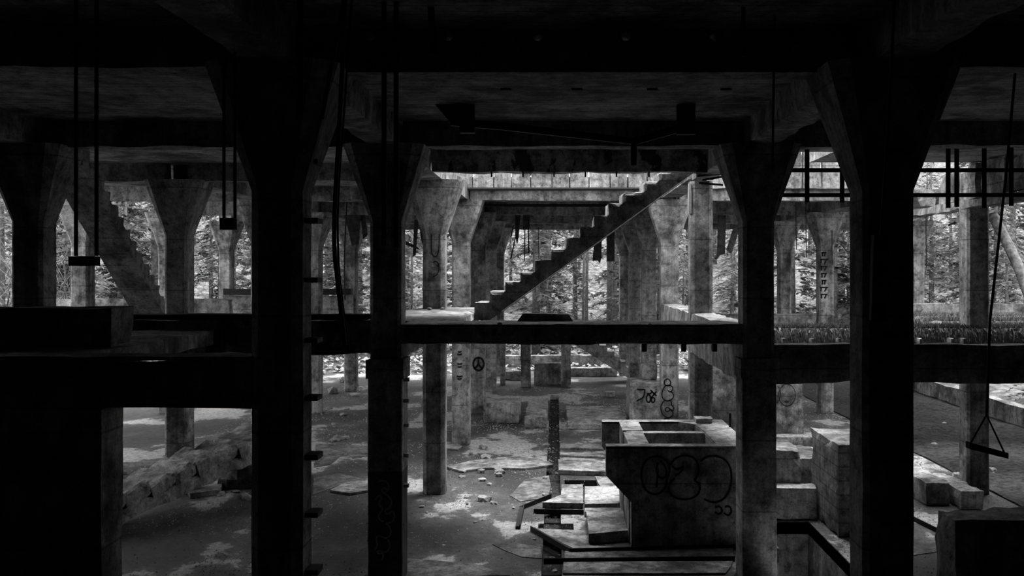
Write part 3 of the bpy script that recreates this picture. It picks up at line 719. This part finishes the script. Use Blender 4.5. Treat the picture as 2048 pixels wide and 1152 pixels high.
strap(688, ytop(1.4), 238, 1.4, .03, 'slanting steel strap beside the near capital', False, lean=-45)
strap(1487, ytop(1.45), 112, 1.45, .03, 'short steel strap hanging over the pierced beam', False)
strap(862, ytop(1.45), 110, 1.45, .05, 'pointed steel strap hanging before the pierced beam', False, lean=5)
rod(smooth_path([W(692, ytop(1.3), 1.3), W(684, 150, 1.3), W(676, 300, 1.3), W(669, 420, 1.3), W(668, 500, 1.3), W(676, 570, 1.3), W(690, 690, 1.3)]), 'thick black cable hanging from the ceiling behind near column', .016, 'hanging_cable', 'cable')
rod(smooth_path([W(706, ytop(1.32), 1.32), W(690, 200, 1.32), W(675, 400, 1.32), W(676, 520, 1.32), W(684, 600, 1.32), W(698, 700, 1.32)]), 'thin black cable hanging beside the thick cable', .008, 'hanging_cable', 'cable')
rod(smooth_path([W(697, 360, 5.3), W(693, 420, 5.3), W(688, 520, 5.3), W(690, 600, 5.3)]), 'loose cable dangling in front of side aisle column', .02, 'hanging_cable', 'cable')
rod([W(1549, ytop(1.5), 1.5), W(1547, 180, 1.5), W(1545, 345, 1.5)], 'thin steel rod hanging before the very dark column', .010)
def trapeze(px1, px2, y_, d, label, h=18, extra=0):
    a, b = W(px1, y_, d), W(px2, y_, d); root = empty('pipe_hanger', (a.x, a.y, a.z), label, 'hanger')
    for p in (a, b):
        MB().tube([(p.x, p.y, UT + .005), (p.x, p.y, p.z)], .0125, 6).build('rod', 'steel', root)
    e = (b.x - a.x) * .25 + extra
    MB().box((a.x - e, a.y - .04, a.z - h * d / K), (b.x + e * .2, a.y + .04, a.z), .05, .002, .004).build('saddle', 'steel', root)
trapeze(152, 193, 512, 1.25, 'pipe hanger with black saddle before the slanting stair', 20)
trapeze(448, 470, 436, 1.45, 'pipe hanger with small saddle beside the near column', 24)
# long board hanging on the right column
root = empty('hanging_conduit', W(1757, 640, 1.38), 'long dark box hanging on rod before right near column', 'conduit')
MB().tube([W(1790, ytop(1.38), 1.38), W(1778, 220, 1.38), W(1762, 470, 1.38)], .011, 6).build('rod', 'steel', root)
xf = Matrix.Translation(W(1757, 555, 1.38)) @ Matrix.Rotation(math.radians(2), 4, 'Y')
MB().box((-.055, -.03, -.31), (.055, .03, .31), .12, .003, .01, xf).build('box', 'steel', root)
root = empty('trapeze_bar', W(1975, 900, 1.7), 'bar hanging from slanting cable by two cords', 'hanger')
MB().tube([W(2035, ytop(1.7), 1.7), W(2012, 350, 1.7), W(1980, 640, 1.7), W(1973, 830, 1.7)], .012, 6).build('cable', 'steel', root)
for q in ((1940, 888), (2010, 908)): MB().tube([W(1973, 830, 1.7), W(*q, 1.7)], .008, 6).build('cord', 'steel', root)
a, b = W(1936, 890, 1.7), W(2014, 910, 1.7)
MB().prism([(a.x, a.z + .03), (b.x, b.z + .02), (b.x, b.z - .03), (a.x, a.z - .03)], 8.47, 8.55).build('bar', 'charred_wood', root)
# hanging rail frame over the mossy aisle
root = empty('hanging_rail', W(1800, 392, 2.9), 'dark steel rail frame hanging across mossy aisle', 'rail frame')
d = 2.9
for y_ in (340, 390): MB().box((W(1560, y_, d).x, 5 * d, W(0, y_ + 4, d).z), (W(2100, y_, d).x, 5 * d + .06, W(0, y_ - 4, d).z), 1).build('rail', 'steel', root)
for px, y1 in ((1614, 405), (1684, 405), (1896, 416), (1913, 414), (1968, 416), (2022, 412)):
    p = W(px, y1, d); MB().box((p.x - .035, p.y - .012, p.z), (p.x + .035, p.y - .001, UT + .01), 1).build('hanger_bar', 'steel', root)
# roller frame and arm under the ceiling
root = empty('ceiling_bracket', W(930, 250, 2.3), 'dark steel bracket and long arm fixed under the ceiling', 'bracket')
d = 2.3
p = W(934, 265, d); MB().box((p.x - .09, p.y, p.z), (p.x + .09, p.y + .1, UT + .01), .2).build('post', 'steel', root)
MB().prism([(W(x_, y_, d).x, W(x_, y_, d).z) for x_, y_ in ((850, 185), (890, 180), (925, 215), (932, 245), (905, 250))], 5 * d + .01, 5 * d + .08).build('gusset', 'steel', root)
MB().prism([(W(x_, y_, d).x, W(x_, y_, d).z) for x_, y_ in ((900, 236), (1000, 243), (1275, 276), (1262, 287), (1000, 258), (900, 250))], 5 * d + .03, 5 * d + .09).build('arm', 'steel', root)
MB().prism([(W(x_, y_, d).x, W(x_, y_, d).z) for x_, y_ in ((1268, 276), (1380, 240), (1388, 256), (1275, 287))], 5 * d + .03, 5 * d + .09).build('arm', 'steel', root)
p = W(1268, 330, d); MB().box((p.x - .035, p.y + .02, p.z), (p.x + .035, p.y + .07, W(0, 278, d).z), .2).build('drop_bar', 'steel', root)
p = W(1371, 268, d); MB().box((p.x - .1, p.y, p.z), (p.x + .12, p.y + .1, UT + .01), .2).build('post', 'steel', root)
gq = 'hooks under the front ceiling'
for px in (1012, 1154, 1305, 1452):
    p = W(px, 178, 2.1); mb = MB(); mb.tube([(p.x, p.y, UT + .01), (p.x, p.y, p.z + .1)], .012, 6); mb.box((p.x - .035, p.y - .02, p.z), (p.x + .035, p.y + .02, p.z + .12)); mb.box((p.x - .06, p.y - .01, UT - .02), (p.x + .06, p.y + .01, UT))
    tag(mb.build('ceiling_hook', 'steel'), 'short dark steel hook hanging from front ceiling', 'hook', gq)
# small clips along the trimmer beam
root = bpy.data.objects['ceiling_beam.001'] if 'ceiling_beam.001' in bpy.data.objects else None
for i, px in enumerate((983, 1046, 1108, 1171, 1233, 1298)):
    p = W(px, 350, 3.17); mb = MB(); mb.box((p.x - .012, 15.83, p.z - .03), (p.x + .012, 15.9, UB)); o = mb.build('clip', 'steel', root)
# pipes across the back hall
for (x0, x1, y_, d, lab) in ((905, 1380, 411, 5.0, 'long dark pipe crossing back hall below the bright panels'), (935, 1290, 378, 4.45, 'dark steel pipe on ledge below the bright wall panels'), (965, 1190, 426, 5.9, 'thin pipe crossing far back hall')):
    rod([W(x0, y_, d), W(x1, y_, d)], lab, .04, 'pipe', 'pipe')
# bracket cluster beside flat-topped column
root = empty('rebar_cluster', W(1420, 355, 3.3), 'cluster of bent rebars sticking out beside flat-topped column', 'rebar')
for (a, b, c, e) in ((1395, 352, 1452, 346), (1405, 360, 1455, 352), (1398, 366, 1446, 370), (1425, 342, 1460, 338)):
    MB().tube([W(a, b, 3.3), W(c, e, 3.3)], .02, 6).build('bar', 'steel', root)
# charred boards hanging in the back hall
def boards(lst, d, label):
    root = empty('hanging_boards', W(lst[0][0][0], lst[0][0][1], d), label, 'boards')
    for poly in lst:
        P = [W(a, b, d) for a, b in poly]; y = 5 * d + RND.uniform(-.1, .1)
        MB().prism([(p.x, p.z) for p in P], y, y + .05).build('board', 'charred_wood', root)
dd = 5.5
boards([[(1192, 440), (1204, 440), (1203, 515), (1200, 527), (1195, 521), (1185, 522)], [(1213, 440), (1229, 440), (1229, 523), (1213, 523)]], dd, 'two charred boards hanging behind the stepped stair')
boards([[(1030, 430), (1041, 430), (1037, 475), (1034, 490), (1030, 470)], [(1046, 430), (1060, 430), (1059, 458), (1046, 460)], [(1026, 450), (1028, 451), (1023, 474), (1020, 474)], [(1031, 470), (1033, 470), (1023, 518), (1020, 518)], [(1049, 455), (1051, 455), (1050, 522), (1048, 522)], [(1056, 455), (1058, 455), (1059, 506), (1056, 506)]], dd, 'charred boards and sticks dangling left of the stepped stair')
boards([[(690, 430), (722, 430), (718, 488), (705, 492), (700, 470)], [(722, 430), (730, 430), (735, 470), (726, 478)]], dd, 'charred board hanging in front of side aisle column')
boards([[(812, 482), (836, 494), (840, 500), (812, 490)], [(830, 440), (838, 440), (832, 510), (826, 514)], [(838, 440), (848, 440), (847, 492), (842, 480)]], 4.8, 'splintered boards hanging between two left columns')
boards([[(1437, 430), (1453, 430), (1451, 508), (1435, 512)], [(1468, 450), (1480, 452), (1462, 508), (1452, 500)], [(1428, 518), (1437, 506), (1440, 510), (1432, 520)]], 4.8, 'charred boards hanging next to the flat-topped column')
# thin wires
for px, y0, y1, d, lab in ((1592, 400, 500, 5, 'thin wire hanging over the pale parapet'), (1612, 400, 515, 5.1, 'knotted wire hanging near dark stencilled column'), (1664, 460, 530, 5.2, 'short wire hanging beside stencilled column'), (1700, 400, 520, 5, 'double wire loop hanging beside right near column'), (1077, 455, 520, 5.6, 'thin wire hanging before the far trunks'), (1852, 400, 535, 4.6, 'thin wire hanging beside bright weathered column')):
    rod([W(px, y0, d), W(px, (y0 + y1) / 2, d), W(px + 1, y1, d)], lab, .012, 'hanging_wire', 'wire')

# ------------------------------------------------------------------ rubble
def rock(p, s, R):
    v = []; f = []
    bm = bmesh.new(); bmesh.ops.create_icosphere(bm, subdivisions=1, radius=1)
    sd = Vector((R.random() * 50, R.random() * 50, R.random() * 50))
    sx, sy, sz = s * R.uniform(.8, 1.4), s * R.uniform(.6, 1.1), s * R.uniform(.35, .7); a = R.random() * 6
    for q in bm.verts:
        c = q.co * (1 + .5 * N(q.co * 1.3 + sd)); c = Vector((c.x * sx, c.y * sy, c.z * sz))
        q.co = Matrix.Rotation(a, 3, 'Z') @ c + p + Vector((0, 0, sz * .55))
    mb = MB(); mb.v = [tuple(q.co) for q in bm.verts]; mb.f = [[q.index for q in t.verts] for t in bm.faces]; bm.free()
    return mb
R = random.Random(3)
spots = [((900, 1000), (890, 1010), 14, 'broken concrete lump on floor at foot of the marked columns', 'lumps by the column feet'),
         ((820, 1090), (910, 1120), 22, 'small concrete lump scattered over the open floor', 'lumps on the open floor'),
         ((215, 330), (945, 1000), 26, 'concrete lump in rubble heap left of fallen stair', 'lumps by the fallen stair'),
         ((420, 506), (930, 1000), 16, 'concrete lump under the fallen stair', 'lumps under the fallen stair'),
         ((1086, 1122), (880, 1140), 26, 'small concrete lump lying in the trench', 'lumps in the trench'),
         ((1835, 1990), (830, 1000), 16, 'concrete lump on floor near the weathered column', 'lumps near the weathered column'),
         ((640, 735), (735, 900), 16, 'concrete lump in shadow beyond the left columns', 'lumps in the left aisle')]
for (xa, xb), (ya_, yb_), n, lab, gr in spots:
    for i in range(n):
        p = G(R.uniform(xa, xb), R.uniform(ya_, yb_))
        if TR[0] < p.x < TR[1]: p.z = -.17
        s = R.uniform(.04, .13) * (p.y / 18)
        if 'trench' in lab: s *= .6
        if 'open floor' in lab: s *= .4
        tag(rock(p, s, R).build('rubble_lump', 'rubble'), lab, 'rubble', gr)
for (px, py, z, s) in ((700, 637, DECK, .05), (1000, 650, DECK, .04), (885, 619, DECK, .06), (1300, 650, DECK, .03), (860, 620, DECK, .05)):
    p = G(px, py, z + .01); tag(rock(p, s, R).build('rubble_lump', 'rubble'), 'small concrete crumb on the deck', 'rubble', 'crumbs on the deck')
# gravel and leaf litter
v = []; f = []
for _ in range(34000):
    y = 12 + 22 * R.random() ** 1.5; x = R.uniform(-9, 9); 
    if N(Vector((x * .6, y * .6, 5))) < -.05 and R.random() < .8: continue
    s = R.uniform(.005, .016) * (1 + y / 40); z = -.16 if TR[0] < x < TR[1] else 0
    if 2.9 < x < 4.25 and 11.4 < y < 16: continue
    a = R.random() * 6; i = len(v)
    for k in range(3): v.append((x + s * math.cos(a + k * 2.1), y + s * math.sin(a + k * 2.1), z))
    v.append((x, y, z + s * .9)); f += [[i, i + 1, i + 3], [i + 1, i + 2, i + 3], [i + 2, i, i + 3]]
tag(raw('gravel', v, f, 'rubble'), 'fine gravel and crumbs strewn over factory floor', 'gravel', kind='stuff')
v = []; f = []
for _ in range(9000):
    y = R.uniform(38.7, 50); x = R.uniform(-16, 18); s = R.uniform(.04, .13)
    z = .15 + .35 * N(Vector((x * .35, y * .35, 0))) + R.uniform(0, .12)
    a = R.random() * 6; t = R.uniform(-.8, .8); i = len(v)
    for k in range(4): v.append((x + s * math.cos(a + k * 1.57), y + s * math.sin(a + k * 1.57), z + s * t * math.cos(k * 1.57)))
    f.append([i, i + 1, i + 2, i + 3])
tag(raw('leaf_litter', v, f, 'litter'), 'dry leaf litter on forest ground outside', 'leaves', kind='stuff')
# fern tuft in the pit by the basin and weeds
def fern(p, n, L, label, mat='moss'):
    v = []; f = []
    for k in range(n):
        a = 6.283 * k / n + R.uniform(-.3, .3); h = R.uniform(.5, 1) * L
        prev = None
        for i in range(9):
            t = i / 8; q = p + Vector((math.cos(a) * h * t, math.sin(a) * h * t, h * (.9 * t - .75 * t * t)))
            if prev is not None:
                dv = (q - prev); sd = Vector((-dv.y, dv.x, 0)).normalized() * h * .22 * (1 - t * .9)
                b = len(v); v += [tuple(prev), tuple(q), tuple(q + sd), tuple(q - sd)]; f += [[b, b + 1, b + 2], [b + 1, b, b + 3]]
            prev = q
    return tag(raw('fern', v, f, mat), label, 'fern')
fern(Vector((.72, 17.4, -.15)), 9, .5, 'fern fronds growing from pit beside basin wing')
for k in range(5): fern(Vector((-.2 + .11 * k, 15.3 + .05 * k, -.16)), 10, .22, 'small weed tuft growing in the trench pit')['group'] = 'weeds in the trench pit'

# ------------------------------------------------------------------ forest
def conifer(seed, H, R0, nb, spray, base=.08, mat='needles', dead=.15):
    R = random.Random(seed)
    tr = MB(); tr.tube([(0, 0, -.4), (0, 0, H * .4), (.05, 0, H)], [H * .014 + .03, H * .010 + .02, .01], 7)
    v = []; f = []; br = MB()
    for b in range(nb):
        t = base + (1 - base) * (b + R.random()) / nb; z = H * t; L = R0 * (1 - t) ** .8 * R.uniform(.7, 1.1) + .15
        a = R.random() * 6.283; dx, dy = math.cos(a), math.sin(a); up = R.uniform(-.1, .25)
        pts = []
        for i in range(5):
            s = i / 4; pts.append(Vector((dx * L * s, dy * L * s, z + L * (up * s - .45 * s * s))))
        if b % 2 == 0: br.tube(pts, [.02, .016, .012, .008, .004], 3)
        if R.random() < dead and t < .4: continue
        for k in range(spray):
            s = .12 + .88 * R.random(); i = min(3, int(s * 4)); q = pts[i].lerp(pts[i + 1], s * 4 - i)
            side = R.choice((-1, 1)); l = (.18 + .35 * (1 - s)) * min(1, L / 1.6) * R.uniform(.6, 1.2)
            dr = Vector((dx * .55 - dy * side * .8, dy * .55 + dx * side * .8, R.uniform(-.55, .15))).normalized()
            e = q + dr * l; w = Vector((R.uniform(-1, 1), R.uniform(-1, 1), R.uniform(-.4, .4))).normalized() * l * .17
            m = q.lerp(e, .55); n0 = len(v)
            v += [tuple(q), tuple(m + w), tuple(e), tuple(m - w)]; f.append([n0, n0 + 1, n0 + 2, n0 + 3])
    mt = tr.build('trunk', 'bark', smooth=True); mb_ = br.build('branches', 'bark'); mf = raw('foliage', v, f, mat)
    for o in (mt, mb_, mf): C.objects.unlink(o)
    return (mt, mb_, mf)
protos = [conifer(1, 11, 2.6, 90, 60, .05), conifer(2, 14, 3.0, 110, 56, .1, 'needles_bright'), conifer(3, 7, 2.0, 70, 60, .03, 'needles_bright'), conifer(4, 18, 3.2, 120, 52, .16, 'needles', .3), conifer(5, 9, 2.2, 80, 60, .04, 'needles_dark')]
for pr in protos: tag(pr[2], kind='stuff'); tag(pr[1], kind='stuff')
def tree(k, x, y, rz, s, label, group):
    zt = .1 + max(0, y - 52) * .20 + max(0, abs(x) - 22) * .22
    root = empty('conifer_tree', (x, y, zt - .1), label, 'tree', group); root.rotation_euler.z = rz; root.scale = (s, s, s)
    for p in protos[k]:
        c = p.copy(); C.objects.link(c); c.parent = root
R = random.Random(11)
labs = ['mid-grey fir tree with drooping branches outside the ruin', 'tall pale fir tree with full bright crown outside', 'small bright young fir tree outside the ruin', 'tall bare-stemmed fir tree outside the ruin', 'dark young fir tree outside the ruin']
placed = []
rowsT = [(43.5, 47, 18), (48, 54, 22), (55, 64, 26), (66, 82, 26)]
for (ya_, yb_, n) in rowsT:
    for i in range(n):
        y = R.uniform(ya_, yb_); half = y * .62 + 2
        x = (-.56 + (1.06 * (i + R.uniform(.1, .9)) / n)) * y
        if any((x - a) ** 2 + (y - b) ** 2 < 3.0 for a, b in placed): continue
        placed.append((x, y)); k = R.choice((0, 0, 1, 1, 2, 2, 3, 4))
        tree(k, x, y, R.random() * 6, R.uniform(.85, 1.2), labs[k], 'fir trees outside, kind %d of five' % (k + 1))
for (x, y, k) in ((-17, 22, 4), (-18.5, 28, 2), (-16.5, 33, 0), (-21, 36, 1), (-15.5, 39.5, 2), (-19, 42, 4), (16, 30, 4), (19, 26, 0), (17.5, 37, 2), (21, 34, 4), (15, 41, 0), (23, 40, 1), (13.5, 44, 2), (-24, 31, 0), (-20, 25, 3)):
    tree(k, x, y, R.random() * 6, R.uniform(.8, 1.1), labs[k], 'fir trees outside, kind %d of five' % (k + 1))
# bare trunks beyond the far end
for i, (px, d, r, lab) in enumerate(((1071, 9.0, .17, 'stout bare trunk seen beyond far end of aisle'), (1218, 9.4, .14, 'bare trunk beside the far columns'), (1172, 8.9, .07, 'thin forked trunk outside the far end'), (1166, 9.8, .06, 'slender trunk behind the forked trunk'), (700, 9.0, .10, 'bare trunk behind the left aisle'), (822, 9.2, .06, 'slender trunk between two left columns'))):
    p = W(px, 540, d); tag(MB().tube([(p.x, p.y, -.2), (p.x + .05, p.y, 5), (p.x - .05, p.y, 14)], [r * 1.15, r, r * .6], 8).build('tree_trunk', 'bark', smooth=True), lab, 'trunk')
a, b = W(1985, 430, 5.6), W(2075, 640, 5.2)
tag(MB().tube(smooth_path([a, a.lerp(b, .5) + Vector((.12, 0, .05)), b, b + (b - a) * .35]), .15, 9).build('leaning_trunk', 'bark_pale', smooth=True), 'thick pale trunk leaning across the mossy side opening', 'trunk')
# twiggy brush at the left edge
root = empty('dead_brush', (-14.8, 24, 0), 'tangle of bare pale twigs beyond crumbling parapet', 'brush')
for s_ in range(10):
    mb = MB()
    for _ in range(9):
        x, y = -15.6 + R.random() * 3.0, 24.8 + R.random() * 2.0; p = Vector((x, y, R.uniform(0, 3.5))); pts = [p]
        for k in range(5): pts.append(pts[-1] + Vector((R.uniform(-.45, .45), R.uniform(-.2, .2), R.uniform(.15, .8))))
        mb.tube(pts, [.022, .02, .016, .012, .008, .005], 4)
    mb.build('twig_bunch', 'bark_pale', root)
